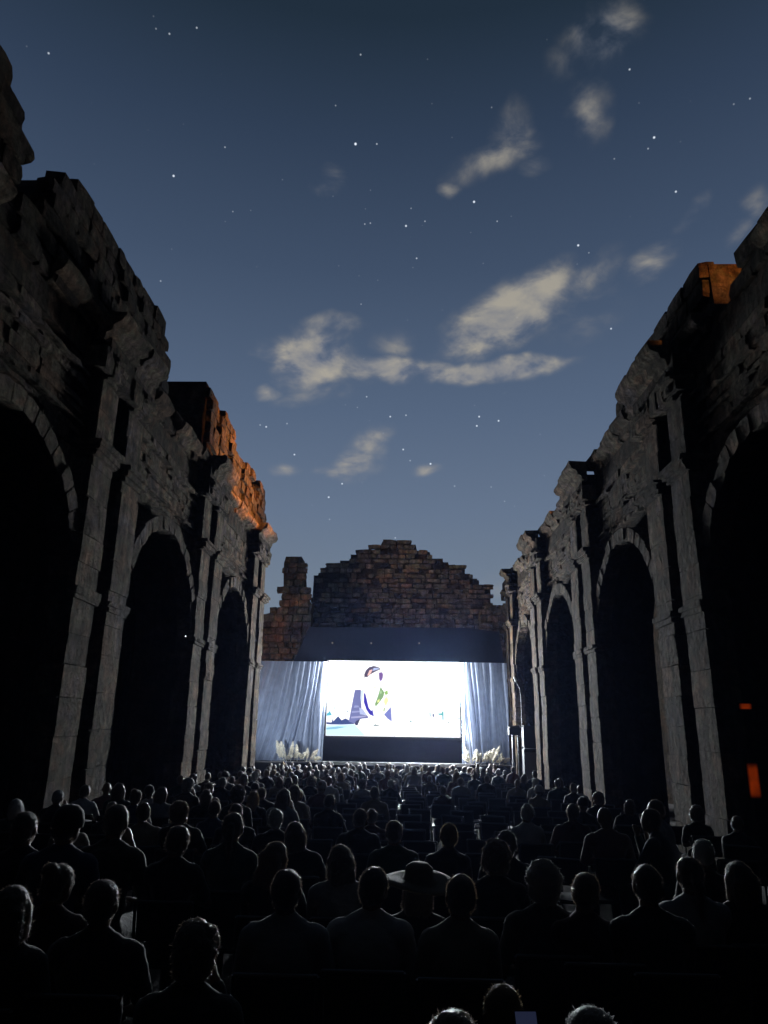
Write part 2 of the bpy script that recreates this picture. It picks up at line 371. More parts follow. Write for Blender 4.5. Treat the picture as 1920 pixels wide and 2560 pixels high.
    for k in range(6):
        cb = bmesh.new(); rg = random.Random(k+31)
        A = [[], [], []]
        for j, yy in enumerate((-.5, rg.uniform(-.1, .1), .5)):
            for (o_, z_) in prof:
                A[j].append(cb.verts.new((-(o_*rg.uniform(.92, 1.03)), yy+rg.uniform(-.02, .02), z_+rg.uniform(-.014, .014))))
        for j in (0, 1):
            for q in range(len(prof)):
                p2 = (q+1) % len(prof); cb.faces.new((A[j][q], A[j][p2], A[j+1][p2], A[j+1][q]))
        cb.faces.new(A[0][::-1]); cb.faces.new(A[2])
        bmesh.ops.recalc_face_normals(cb, faces=cb.faces[:])
        me = mesh('cornice_block', cb); me.materials.append(MS); seg.append(me)
    y = max(piers[0], 6)
    while y < y_end:
        w = random.uniform(.7, 1.15); m = y+w/2
        fwd = any(p-.12 < m < p+2.62 for p in piers)
        if random.random() > (.1 if m > 12 else .5):
            o = link('cornice_block', random.choice(seg), cp)
            o.location = (X(.53 if fwd else .08)+side*random.uniform(-.04, .08), m, 9.33+random.uniform(-.03, .03)+(.06 if fwd else 0))
            o.scale = (side, w*1.0, random.uniform(.92, 1.08)); o.rotation_euler = (R(random.uniform(-1.5, 1.5)), 0, R(random.uniform(-1, 1)))
        if fwd and random.random() > .1:
            for q in range(2): stone(cp, (X(.42), y+w*(.25+.5*q), 9.0+random.uniform(-.03, .03)), (.46, w*.5-.02, .5), BL, 2)
        y += w
    # loose stones along the top edge
    y = 9.
    while y < y_end:
        zt_ = top(y)
        if zt_ and random.random() < .3:
            w = random.uniform(.3, .6)
            stone(cp, (X(random.uniform(-.3, .25)), y, zt_+.02), (random.uniform(.3, .5), w, random.uniform(.14, .28)), BL, 4)
        y += random.uniform(.45, .9)
    return root
def lerp_top(pts):
    def f(y):
        for (a, b), (c, d) in zip(pts, pts[1:]):
            if a <= y <= c: return b+(d-b)*(y-a)/(c-a+1e-6)
        return None
    return f
L1 = [(6.5, 11.6), (8.23, 11.98), (8.71, 11.93), (9.35, 11.72), (9.47, 10.93), (9.47, 10.3), (9.78, 10.24), (9.91, 10.59), (10.2, 11.05), (10.48, 11.4), (11.27, 12.13), (11.73, 12.15), (12.65, 12.21), (13.71, 12.2), (14.81, 12.1), (15.89, 12.01), (16.52, 11.57), (17.1, 11.0), (17.3, 10.3)]
LA = [[(-4, 9.5), (-4, 11.2), (4, 11.4)]+L1+[(17.6, 9.5)],
      [(17.5, 9.5), (17.5, 10.1), (20.9, 10.1), (20.9, 9.5)],
      [(20.7, 9.55), (20.7, 12.6), (21.5, 12.66), (22.64, 12.42), (23.4, 12.5), (24.7, 12.35), (25.2, 11.8), (25.7, 11.3), (25.7, 9.55)],
      [(25.8, 9.6), (25.8, 11.2), (26.6, 11.25), (26.6, 12.05), (28.1, 12.15), (28.1, 11.1), (29, 11.2), (29.2, 12.1), (30.6, 12.2), (30.8, 11), (31, 9.6)]]
nave_wall(-1, 6.0, [-2.8, 4.98, 12.75, 20.55, 28.3], 31.0, lambda y: {1: lerp_top([(17.6, 10.1), (20.5, 10.1)])(y), 0: None}[int(17.6 < y < 20.4)], LA,
          'tall ruined left nave wall, dark arches, paired pilasters, orange lit broken top', 'ruined_arcade')
RT = [(4, 10.3), (9.56, 10.45), (11.43, 10.2), (12.2, 10.3), (12.3, 10.95), (13.29, 10.93), (15.66, 10.99), (16.18, 10.5), (18.19, 10.45), (18.78, 10.1), (22.18, 9.97)]
RA = [[(-4, 9.5), (-4, 10.3), (4, 10.3), (9.4, 10.4), (10.9, 10.1), (11.3, 9.9), (11.4, 9.5)],
      [(12.3, 9.5), (12.3, 10.95), (13.29, 10.93), (15.66, 10.99), (16.1, 10.5), (18.15, 10.45), (18.2, 9.55)]]
nave_wall(1, 5.65, [-2.12, 5.65, 13.42, 21.18, 28.95, 36.7], 39.25, lambda y: 9.95 if y > 18.5 else None, RA,
          'long right nave wall of weathered stone with four arches and sloping outline', 'ruined_arcade')

# ------------------------------------------------------------------ dark aisles behind the arches
def aisle(side, x0, x1, y0, y1, label):
    root = tag(empty('outer_aisle', (side*x1, y0, GZ(y0))), label, 'wall'); root.location = (0, 0, 0)
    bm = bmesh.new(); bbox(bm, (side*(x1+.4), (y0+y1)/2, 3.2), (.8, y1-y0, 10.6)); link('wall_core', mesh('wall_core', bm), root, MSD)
    bm = bmesh.new(); bbox(bm, (side*(x0+x1)/2, (y0+y1)/2, 8.2), (x1-x0, y1-y0, .5)); link('shade_roof', mesh('shade_roof', bm), root, MSD)  # roof slab added to keep sky light out of the aisle
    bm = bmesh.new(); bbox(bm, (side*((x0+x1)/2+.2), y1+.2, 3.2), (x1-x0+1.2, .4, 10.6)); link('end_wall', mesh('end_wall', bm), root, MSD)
aisle(-1, 7.56, 11.5, -4, 31.0, 'unlit outer aisle wall seen through the left arches')
aisle(1, 7.21, 11.2, -4, 39.5, 'unlit outer aisle wall seen through the right arches')

# unseen rear wall behind the audience, added to block sky light
root = tag(empty('rear_sky_blocker', (0, 0, 0)), 'tall unseen wall added behind the audience to block sky light', 'wall')
bm = bmesh.new(); prism(bm, jag([(-12, -2), (-12, 11), (-5, 12.5), (0, 13.2), (5, 12.4), (12, 10.5), (12, -2)], .6, .12, 77), 'y', -5.2, -4.1); link('wall_core', mesh('wall_core', bm), root, MSD)

# ------------------------------------------------------------------ back of the ruin: stepped gable, tower stump, flank
GAB = [(-6.2, 7.2), (-5.61, 7.54), (-5.53, 10.58), (-5.54, 10.88), (-5.14, 10.88), (-4.83, 11.14), (-4.84, 11.41), (-4.37, 11.42), (-4.38, 11.67), (-3.91, 11.68), (-3.92, 11.83), (-3.25, 11.83), (-3.26, 12.22), (-2.54, 12.22), (-2.54, 12.48), (-1.77, 12.48), (-1.77, 12.66), (-1.45, 12.67), (-1.26, 13.08), (0.39, 13.04), (0.44, 12.89), (0.83, 12.89), (0.91, 12.51), (1.73, 12.42), (1.78, 12.01), (2.54, 12.02), (2.54, 11.79), (2.86, 11.79), (2.91, 11.62), (3.3, 11.65), (3.32, 11.35), (3.91, 11.35), (3.9, 11.08), (4.22, 11.08), (4.26, 10.78), (4.66, 10.78), (4.65, 10.41), (5.47, 10.42), (5.44, 9.07), (5.99, 9.18), (7.2, 9.0), (7.2, 7.2)]
root = tag(empty('ruined_gable', (0, 43, 0)), 'stepped stone gable rising behind the bright screen', 'wall')
bm = bmesh.new(); prism(bm, [(-6.2, -2), (-6.2, 7.1)]+[(x*.985-.003, z-.1) for x, z in GAB[1:]]+[(7.2, -2)], 'y', .06, 1.1)
link('wall_core', mesh('wall_core', bm), root, MSD)
z = 7.25; cnt = 0; row = 0
HOLES = {(5, 10), (8, 6), (12, 9), (12, 14), (9, 13), (15, 12), (3, 4), (4, 16), (10, 2), (14, 5)}
while z < 13.05:
    h = .3058; x = -6.1+random.uniform(-.3, 0); k = 0
    while x < 7.1:
        w = random.choice((.34, .45, .55, .7, .95))*random.uniform(.85, 1.15)
        if (inside((x+w/2, z+h*.6), GAB) or (inside((x+w/2, z+h*.25), GAB) and inside((x+w*.2, z+h*.6), GAB))) and (row, k) not in HOLES:
            p = random.uniform(-.12, .06); q_ = random.random()
            if q_ < .16 and cnt < 285:
                for kk in (0, 1): stone(root, (x+w/2, .02-p*.5+.03*kk, z+h*(.26+.5*kk)), (w-.05, .34, h*.44), BLB, 3); cnt += 1
            elif q_ < .95: stone(root, (x+w/2+random.uniform(-.03, .03), .02-p*.5, z+h/2+random.uniform(-.03, .03)), (w-random.uniform(.02, .08), .34, h-random.uniform(.02, .09)), BLB if random.random() < .8 else BLD, 3.5); cnt += 1
        x += w; k += 1
    z += h; row += 1
bm = bmesh.new(); bbox(bm, (-1.1, -.16, 7.42), (9.3, .5, .22))
for v in bm.verts: v.co += Vector([random.uniform(-.04, .04) for _ in range(3)])
link('ledge', mesh('ledge', bm), root, MS)

def stump(name, label, poly, y0, th, lib, zmin, w0, seed):
    r_ = tag(empty(name, (0, y0, 0)), label, 'wall'); rg = random.Random(seed)
    bm = bmesh.new(); prism(bm, jag([(x, z-.06) for x, z in poly], .4, .05, seed), 'y', .08, th)
    link('wall_core', mesh('wall_core', bm), r_, MSB)
    z = zmin
    while z < max(p[1] for p in poly):
        h = rg.uniform(.3, .45); x = min(p[0] for p in poly)
        while x < max(p[0] for p in poly):
            w = rg.uniform(.4, .75)
            if inside((x+w/2, z+h/2), poly): stone(r_, (x+w/2, .04+rg.uniform(-.05, .06), z+h/2), (w-.03, .3, h-.03), lib, 2.5)
            x += w
        z += h
    return r_
stump('tower_stump', 'brown broken tower stump left of the stepped gable', [(-9.5, -2), (-9.5, 8.0), (-7.97, 8.24), (-7.1, 8.51), (-7.11, 10.85), (-7.01, 11.69), (-6.06, 11.7), (-5.95, 11.14), (-5.9, 10.53), (-5.6, 9.17), (-5.3, 8.84), (-5.45, 7.42), (-6.26, 5.46), (-6.3, -2)], 41.6, 1.5, BLB, 4.8, .6, 5)
stump('ruined_flank', 'low brown flank wall between the gable and right arcade', [(4.6, -2), (4.6, 8.6), (5.1, 8.95), (5.7, 8.85), (6.1, 9.1), (7.6, 8.9), (7.6, -2)], 42.3, .6, BLB, 5.0, .6, 9)

# ------------------------------------------------------------------ stage, screen, curtains
MWT = mat('white_trim', (.6, .6, .62), .6, .2, 8, .2, 30)
MPL = mat('stage_boards', (.09, .085, .085), .6, .3, 4, .2, 20)
root = tag(empty('stage', (0, 37.7, GZ(37.7))), 'low stage platform with pale front edge under the screen', 'stage'); root.location = (0, 0, 0)
bm = bmesh.new(); bbox(bm, (-1.5, 39.6, -.62), (14.1, 3.7, 1.5)); link('deck_base', mesh('deck_base', bm), root, MBLK)
for i in range(7):
    bm = bmesh.new(); bbox(bm, (-7.53+2.01*i, 39.6, .155), (2.0, 3.72, .05)); link('deck_panel', mesh('deck_panel', bm), root, MPL)
bm = bmesh.new(); bbox(bm, (-.35, 37.71, .14), (7.6, .04, .14)); link('front_edge', mesh('front_edge', bm), root, MWT)

SX0, SX1, SZ0, SZ1 = -3.93, 3.08, 1.46, 5.3; SY = 39.0
root = tag(empty('cinema_screen', (-.4, SY, .2)), 'glowing white cinema screen showing a seated figure in a dark jacket', 'screen')
loc = lambda p: Vector(p)-Vector((-.4, SY, .2))
def quad(bm, x0, x1, z0, z1, y):
    v = [bm.verts.new(loc((x, y, z))) for x, z in ((x0, z0), (x1, z0), (x1, z1), (x0, z1))]; return bm.faces.new(v)
SCREEN = 265; HAZE = .0001
bm = bmesh.new(); quad(bm, SX0, SX1, SZ0, SZ1, SY); link('display', mesh('display', bm), root, emit('screen_light', (.86, .93, 1.0), SCREEN))
bm = bmesh.new(); bbox(bm, loc(((SX0+SX1)/2, SY+.08, (SZ0+SZ1)/2)), (SX1-SX0+.1, .14, SZ1-SZ0+.1)); link('housing', mesh('housing', bm), root, MBP)
bm = bmesh.new(); bbox(bm, loc(((SX0+SX1)/2, SY+.04, .81)), (SX1-SX0+.3, .06, 1.22)); link('base_panel', mesh('base_panel', bm), root, MBLK)
PIC = [([(75,815),(380,800),(345,830),(500,916),(75,916)],(205,242,250)),([(75,840),(200,825),(300,825),(180,850),(75,858)],(140,190,215)),
 ([(75,800),(75,780),(130,785),(145,740),(150,785),(190,780),(200,715),(205,765),(240,760),(280,740),(290,765),(345,770),(380,795),(240,802),(120,802)],(65,80,130)),
 ([(75,690),(95,680),(105,660),(110,690),(130,705),(75,712)],(95,180,200)),([(120,620),(124,612),(126,650),(122,650)],(180,215,220)),([(155,610),(160,608),(162,645),(157,645)],(180,215,220)),([(200,660),(228,652),(210,664)],(150,180,190)),([(290,650),(305,662),(308,674),(296,668)],(150,180,190)),
 ([(378,432),(440,428),(442,485),(430,560),(425,610),(440,660),(480,700),(520,705),(530,730),(460,735),(400,765),(385,790),(320,770),(340,690),(360,620),(372,540)],(112,116,165)),
 ([(380,600),(420,600),(424,616),(372,622)],(150,155,195)),([(352,660),(430,655),(436,668),(350,678)],(150,155,195)),([(345,720),(470,708),(520,712),(440,726),(345,735)],(165,165,200)),
 ([(430,620),(470,640),(515,700),(440,690)],(176,186,220)),([(445,440),(470,420),(462,500),(450,580),(442,520)],(205,218,236)),
 ([(478,465),(490,470),(510,540),(530,620),(560,655),(575,645),(590,710),(545,690),(510,640),(480,560)],(64,56,168)),
 ([(480,300),(478,260),(495,215),(530,182),(580,168),(630,180),(655,200),(600,225),(555,250),(525,270),(510,290),(490,285)],(86,76,98)),
 ([(510,272),(535,215),(565,205),(550,240),(530,265)],(240,190,182)),([(565,222),(580,190),(630,186),(640,200)],(172,182,212)),
 ([(640,240),(672,235),(683,260),(678,300),(660,335),(645,310),(642,270)],(120,92,152)),
 ([(660,395),(700,455),(690,500),(640,570),(610,605),(602,580),(635,490)],(130,165,112)),([(625,545),(650,525),(648,555),(630,565)],(225,228,150)),([(650,440),(668,430),(676,460),(655,470)],(165,195,140)),
 ([(705,450),(735,430),(740,470),(715,480)],(150,190,112)),([(705,520),(730,500),(745,540),(720,600),(700,560)],(240,234,172)),([(698,625),(712,615),(705,655),(694,660)],(160,185,130)),
 ([(705,690),(775,610),(780,700),(785,760),(740,730)],(122,128,192)),
 ([(580,283),(598,278),(590,287)],(190,195,205)),([(578,336),(592,334),(586,343)],(150,140,150)),([(588,402),(630,380),(595,407)],(190,170,140)),
 ([(385,790),(400,765),(440,745),(405,785),(414,808),(396,806)],(64,64,92)),([(585,812),(605,797),(668,812)],(112,132,132)),
 ([(1198,665),(1205,665),(1208,708),(1200,700)],(105,160,170)),([(1230,680),(1248,675),(1245,712),(1232,700)],(110,120,150)),([(1290,672),(1330,670),(1335,650),(1347,650),(1347,737),(1338,735),(1335,688),(1300,684)],(105,180,185)),
 ([(1385,730),(1392,755),(1411,771),(1395,768)],(120,150,155)),([(976,767),(990,748),(1007,762)],(130,165,160)),([(924,690),(933,683),(935,702)],(130,150,160)),([(1454,750),(1467,745),(1460,758)],(140,165,165)),([(1508,710),(1530,715),(1512,723)],(120,150,170))]
PIC = [([(71,108),(90,108),(90,585),(71,585)], (255,255,255)), ([(90,108),(1531,108),(1531,126),(90,126)], (255,255,255)), ([(1512,126),(1531,126),(1531,630),(1512,630)], (255,255,255)), ([(1512,790),(1531,790),(1531,922),(1512,922)], (255,255,255)), ([(830,903),(1512,903),(1512,922),(830,922)], (255,255,255)), ([(71,585),(300,585),(300,140),(830,140),(830,922),(71,922)], (255,255,255)), ([(905,630),(1531,630),(1531,790),(905,790)], (255,255,255))]+PIC
bm = bmesh.new(); lay = bm.loops.layers.color.new('Col')
for k, (poly, col) in enumerate(PIC):
    vs_ = []; k0 = len(poly); ar = sum(poly[i-1][0]*poly[i][1]-poly[i][0]*poly[i-1][1] for i in range(k0))
    for i in range(k0):
        p0, p1, p2 = Vector(poly[i-1]), Vector(poly[i]), Vector(poly[(i+1) % k0])
        e1, e2 = (p1-p0).normalized(), (p2-p1).normalized(); sg = 1 if ar > 0 else -1
        nn = (Vector((e1.y, -e1.x))+Vector((e2.y, -e2.x)))*sg; nn = nn.normalized() if nn.length > .3 else Vector((0, 0))
        px, py = p1+nn*(2 if k > 6 else 0); px = max(75, px) if k > 6 else px; py = min(917, py) if k > 6 else py
        u = (px-75)/(1527-75); w = (py-112)/(918-112)
        vs_.append(bm.verts.new(loc((SX0+u*(SX1-SX0), SY-.004-.003*k, SZ1-w*(SZ1-SZ0)))))
    f = bm.faces.new(vs_)
    for l in f.loops: l[lay] = tuple(c/255 for c in col)+(1,)
bmesh.ops.triangulate(bm, faces=bm.faces[:])
me = mesh('picture', bm)
m = bpy.data.materials.new('screen_picture'); m.use_nodes = True; n = N(m.node_tree)
e = n('ShaderNodeEmission', {0: n('ShaderNodeVertexColor', layer_name='Col').outputs[0], 1: 1.25}); n('ShaderNodeOutputMaterial', {0: e.outputs[0]})
link('picture', me, root, m)

# black masking above the screen
root = tag(empty('black_backdrop', (0, 39.4, 0)), 'wide black cloth backdrop hung above the screen', 'backdrop')
bm = bmesh.new(); prism(bm, [(-6.0, 5.0), (-5.12, 7.14), (3.5, 7.2), (5.3, 7.0), (5.6, 5.0)], 'y', 0, .05)
link('cloth', mesh('cloth', bm), root, MBLK)
bm = bmesh.new(); btube(bm, (-7.9, -.3, 5.2), (5.62, -.3, 5.28), .025); link('rail', mesh('rail', bm), root, MBP)
MDOT = emit('pin_light', (1, .8, .5), .3)
for x, z, w in ((-3.8, 6.28, 'left'), (-1.67, 6.29, 'middle'), (.95, 6.32, 'right')):
    r_ = tag(empty('pin_lamp', (x, 39.37, z)), 'tiny warm lamp on the black backdrop, %s one of three' % w, 'lamp', 'pin lamps above the screen')
    bm = bmesh.new(); btube(bm, (0, .03, 0), (0, -.1, 0), .06, .07); link('housing', mesh('housing', bm), r_, MBP)
    bm = bmesh.new(); bell(bm, (0, -.1, 0), (.045, .02, .045)); link('bulb', mesh('bulb', bm), r_, MDOT)

def sheer():
    m = bpy.data.materials.new('sheer_voile'); m.use_nodes = True; n = N(m.node_tree)
    wv = n('ShaderNodeTexNoise', {'Vector': n('ShaderNodeTexCoord').outputs['Object'], 'Scale': 3., 'Detail': 3.}).outputs[0]
    d = n('ShaderNodeBsdfDiffuse', {0: (.5, .56, .7, 1)}); t = n('ShaderNodeBsdfTranslucent', {0: (.52, .58, .72, 1)})
    a = n('ShaderNodeMixShader', {0: .55, 1: d.outputs[0], 2: t.outputs[0]})
    tr = n('ShaderNodeBsdfTransparent', {0: (.95, .95, .97, 1)})
    f = n('ShaderNodeMapRange', {0: wv, 1: .3, 2: .7, 3: .2, 4: .36}).outputs[0]
    x = n('ShaderNodeMixShader', {0: f, 1: a.outputs[0], 2: tr.outputs[0]})
    n('ShaderNodeOutputMaterial', {0: x.outputs[0]}); return m
MSH = sheer()
def curtain(label, xt0, xt1, xb0, xb1, z0, z1, seed, pin, nf):
    rg = random.Random(seed); bm = bmesh.new(); NU, NV = 260, 44
    fr = [(nf*1.0, rg.uniform(0, 6.3), .6), (nf*1.63, rg.uniform(0, 6.3), .4), (nf*2.7, rg.uniform(0, 6.3), .16), (nf*.47, rg.uniform(0, 6.3), .5)]
    G = []
    for j in range(NV+1):
        v = j/NV; r_ = []
        for i in range(NU+1):
            u = i/NU
            uu = u+.012*math.sin(5*v+u*9+seed)                            # folds wander as they fall
            s = sum(a*math.sin(f*uu*2*math.pi+p+1.2*v*math.sin(p*3)) for f, p, a in fr)
            s = s/1.1; s = math.copysign(abs(s)**.8, s)
            amp = (.03+.08*min(1, v*1.6))*(1+.5*noise.noise(Vector((u*4, v*2, seed))))
            x0 = xt0+(xb0-xt0)*v**1.2; x1 = xt1+(xb1-xt1)*v**1.2
            g_ = u+pin*.09*math.sin(math.pi*u)*(1-v)
            x = x0+(x1-x0)*g_+.05*math.sin(v*4+u*20)*v
            z = z1+(z0-z1)*v-.03*abs(math.sin(u*40))*(v == 1)
            y = amp*s+.02*noise.noise(Vector((x*2, z*1.5, seed)))-.09*max(0, v-.8)*5*abs(noise.noise(Vector((u*6, 3, seed))))
            r_.append(bm.verts.new((x, y, z)))
        G.append(r_)
    for j in range(NV):
        for i in range(NU): bm.faces.new((G[j][i], G[j][i+1], G[j+1][i+1], G[j+1][i]))
    o = link('stage_curtain', mesh('stage_curtain', bm, True), None, MSH); o.location = (0, 38.78, 0)
    return tag(o, label, 'curtain', 'sheer curtains beside the screen')
curtain('sheer pale curtain hanging left of the screen, folds sweeping outward', -7.75, -3.97, -9.0, -4.0, .19, 5.22, 4, 1, 12)
curtain('sheer pale curtain hanging right of the screen by the arcade', 3.08, 5.58, 3.18, 5.66, .19, 5.28, 11, -1, 8)

# pampas arrangements on the stage
MPA = mat('pampas_cream', (.9, .84, .7), .9, .12, 8, sheen=.4)
def plume_mesh(seed):
    rg = random.Random(seed); bm = bmesh.new(); L = 1.0
    btube(bm, (0, 0, -.5), (0, 0, .1), .012, .008, 5)
    for k in range(230):
        t = rg.random(); z = t*L; a = rg.uniform(0, 6.283)
        w = .13*math.sin(math.pi*min(1, .1+t*.9))**.9+.01
        d = Vector((math.cos(a), math.sin(a), 0)); base = Vector((0, 0, z)); tip = base+d*w*rg.uniform(.6, 1.15)+Vector((0, 0, rg.uniform(.08, .2)))
        sdv = d.cross(Vector((0, 0, 1)))*rg.uniform(.012, .022); mid = base.lerp(tip, .55)+d*.02
        v = [bm.verts.new(base), bm.verts.new(mid+sdv), bm.verts.new(tip), bm.verts.new(mid-sdv)]
        bm.faces.new(v)
    me = mesh('plume', bm); me.materials.append(MPA); return me
def hairy(m, c, f=.35):
    nt = m.node_tree; o = [q for q in nt.nodes if q.type == 'OUTPUT_MATERIAL'][0]; b = [q for q in nt.nodes if q.type == 'BSDF_PRINCIPLED'][0]
    t = nt.nodes.new('ShaderNodeBsdfTranslucent'); t.inputs[0].default_value = (*c, 1); x = nt.nodes.new('ShaderNodeMixShader'); x.inputs[0].default_value = f
    nt.links.new(b.outputs[0], x.inputs[1]); nt.links.new(t.outputs[0], x.inputs[2]); nt.links.new(x.outputs[0], o.inputs[0]); return m
hairy(MPA, (.93, .88, .76), .45)
PL = [plume_mesh(i) for i in range(4)]
def pampas(label, spots, seed):
    rg = random.Random(seed); cx = sum(s[0] for s in spots)/len(spots)
    r_ = tag(empty('pampas_arrangement', (cx, 38.2, .18)), label, 'plant', 'pampas arrangements on the stage')
    bm = bmesh.new(); bbox(bm, (0, .12, .03), ((max(s[0] for s in spots)-min(s[0] for s in spots))*.6, .2, .06)); link('trough', mesh('trough', bm), r_, MBP)
    for (x, h, lean) in spots:
        o = link('plume', rg.choice(PL), r_); o.location = (x-cx, rg.uniform(-.1, .12), .12); o.scale = (1.0, 1.0, h*1.15); o.rotation_euler = (R(rg.uniform(-18, 30)), R(lean*2.2+rg.uniform(-14, 14)), 0)
pampas('cream pampas plumes at the foot of the left curtain', [(-6.15, .62, -14), (-6.0, .8, -6), (-5.85, .72, -16), (-5.7, .62, 8), (-5.6, .66, -4), (-5.42, .5, 12), (-5.28, .58, -8), (-5.1, .44, 20), (-4.95, .4, -20), (-4.8, .42, 5), (-4.6, .5, 14), (-5.9, .4, 30), (-4.45, .36, 34)], 3)
pampas('cream pampas plumes at the foot of the right curtain', [(3.5, .62, -6), (3.62, .5, 4), (3.8, .42, 16), (3.98, .5, -12), (4.12, .45, 10), (4.3, .52, 6), (4.46, .6, 10), (4.62, .74, 16), (4.8, .4, 24), (5.0, .36, 12), (3.42, .4, -18), (5.2, .3, 20)], 8)

# loudspeaker and lamp stand by the right arcade
root = tag(empty('loudspeaker', (5.85, 34.2, GZ(34.2))), 'black loudspeaker stack inside the last right arch', 'loudspeaker')
bm = bmesh.new(); bbox(bm, (0, 0, 1.05), (.62, .6, 2.1)); bmesh.ops.bevel(bm, geom=bm.edges[:], offset=.03, segments=2, affect='EDGES'); link('cabinet', mesh('cabinet', bm), root, MBP)
bm = bmesh.new(); bbox(bm, (0, 0, 2.62), (.6, .55, .95)); bmesh.ops.bevel(bm, geom=bm.edges[:], offset=.03, segments=2, affect='EDGES'); link('cabinet', mesh('cabinet', bm), root, MBP)
bm = bmesh.new(); bbox(bm, (0, -.305, 1.1), (.52, .01, 1.7)); link('grille', mesh('grille', bm), root, MMT)
root = tag(empty('lamp_stand', (5.28, 34, GZ(34))), 'slim stand with white head beside the right curtain', 'stand')
MWH = mat('white_enamel', (.75, .75, .74), .4, .1, 8)
bm = bmesh.new(); btube(bm, (.02, 0, 0), (.02, 0, 2.9), .03); btube(bm, (.22, 0, 2.9), (.24, 0, 4.2), .02); btube(bm, (.24, 0, 4.2), (.2, 0, 4.72), .02); btube(bm, (.2, 0, 4.72), (0, 0, 5.1), .022); link('pole', mesh('pole', bm), root, MMT)
bm = bmesh.new(); btube(bm, (.04, 0, 5.05), (-.05, 0, 5.25), .06, .045); link('lamp_head', mesh('lamp_head', bm), root, MWH)
bm = bmesh.new(); bell(bm, (0, 0, 2.98), (.14, .14, .1)); btube(bm, (.1, 0, 3.02), (.3, 0, 3.05), .03); link('white_box', mesh('white_box', bm), root, MWH)
bm = bmesh.new()
for k in range(3): btube(bm, (.02, 0, .5), (.02+.45*math.cos(k*2.1), .45*math.sin(k*2.1), 0), .015)
link('tripod', mesh('tripod', bm), root, MMT)

# ------------------------------------------------------------------ sodium floodlights outside the ruin
def flood(label, loc_, aim, watts, size, col=(1, .34, .06), base=None, blend=.6):
    d = (Vector(aim)-Vector(loc_)); r_ = tag(empty('floodlight', (loc_[0], loc_[1], GZ(loc_[1]))), label, 'floodlight', 'lamps lighting the ruin and the stage')
    hz = loc_[2]-GZ(loc_[1])
    bm = bmesh.new(); btube(bm, (0, 0, 0), (0, 0, hz-.2), .1, .07); link('mast', mesh('mast', bm), r_, MMT)
    bm = bmesh.new(); q = d.to_track_quat('-Z', 'Y'); bbox(bm, (0, 0, .16), (.5, .36, .2)); bbox(bm, (0, 0, .06), (.56, .42, .03)); h_ = link('lamp_housing', mesh('lamp_housing', bm), r_, MBP); h_.location = (0, 0, hz); h_.rotation_euler = q.to_euler()
    l = bpy.data.lights.new('flood', 'SPOT'); l.energy = watts; l.spot_size = R(size); l.spot_blend = blend; l.color = col; l.shadow_soft_size = .15
    lo = bpy.data.objects.new('flood_beam', l); C.objects.link(lo); lo.parent = r_; lo.location = (0, 0, hz); lo.rotation_euler = q.to_euler()
flood('mast floodlight right of the ruin aimed at the left wall top', (24, 25.5, 10.3), (-6.2, 25.8, 11.4), 700000, 20, (1, .36, .075), blend=1.)
flood('mast floodlight behind right aimed at the right wall top', (14, -6, 12.5), (6.35, 12.3, 10.6), 110000, 4, (1, .36, .075), blend=1.)
flood('low floodlight left of the tower stump', (-12.5, 38.0, 1.0), (-7.2, 42, 7.5), 1500, 70, (1, .42, .13), blend=1.)
flood('low floodlight right of the gable flank', (10.5, 41, .5), (6.2, 42.3, 6), 240, 70, (1, .42, .13), blend=1.)
flood('mast floodlight far left warming the gable', (-16, 30, 13.5), (3.2, 43, 9.8), 12000, 24, (1, .74, .48), blend=1.)

flood('stage wash lamp behind the left wall end aimed at the left curtain', (-7.3, 33.6, .6), (-6.0, 38.8, 2.8), 1700, 75, (.72, .84, 1), blend=1.)
flood('stage wash lamp beside the last right pier aimed at the right curtain', (5.05, 33.7, 1.9), (4.5, 38.8, 2.9), 1000, 62, (.66, .8, 1), blend=1.)
# amber glows on the near right pier, put in as made-up glowing plates
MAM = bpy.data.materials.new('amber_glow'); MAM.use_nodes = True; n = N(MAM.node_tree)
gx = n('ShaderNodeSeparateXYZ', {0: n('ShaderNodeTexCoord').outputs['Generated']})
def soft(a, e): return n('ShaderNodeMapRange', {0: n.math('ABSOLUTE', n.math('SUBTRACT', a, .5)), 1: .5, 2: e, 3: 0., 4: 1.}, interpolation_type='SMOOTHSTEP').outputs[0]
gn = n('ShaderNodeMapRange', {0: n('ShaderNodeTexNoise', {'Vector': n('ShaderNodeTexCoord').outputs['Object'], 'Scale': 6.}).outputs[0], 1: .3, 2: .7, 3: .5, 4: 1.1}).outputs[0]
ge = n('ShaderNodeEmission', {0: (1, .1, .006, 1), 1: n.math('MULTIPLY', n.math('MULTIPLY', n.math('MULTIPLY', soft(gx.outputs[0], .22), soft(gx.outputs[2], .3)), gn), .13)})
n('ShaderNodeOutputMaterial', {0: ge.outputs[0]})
for (x, z, w, h, lab) in ((6.17, 2.49, .24, .11, 'small amber glow high on the near right pier, as an added emissive strip'), (6.155, 1.24, .22, .6, 'larger amber glow low on the near right pier, as an added emissive plate')):
    r_ = tag(empty('amber_glow_patch', (x, 13.38, z)), lab, 'panel', 'added amber glows on the right pier')
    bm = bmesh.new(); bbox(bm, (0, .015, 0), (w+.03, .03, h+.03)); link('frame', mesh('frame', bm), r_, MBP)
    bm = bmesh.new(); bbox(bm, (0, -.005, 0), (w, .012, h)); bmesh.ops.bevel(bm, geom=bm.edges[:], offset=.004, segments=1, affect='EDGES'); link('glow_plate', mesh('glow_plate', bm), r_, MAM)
r_ = tag(empty('aisle_lamp', (-6.2, 20.44, 4.41)), 'small white lamp glowing on a pilaster edge inside the near left arch', 'lamp')
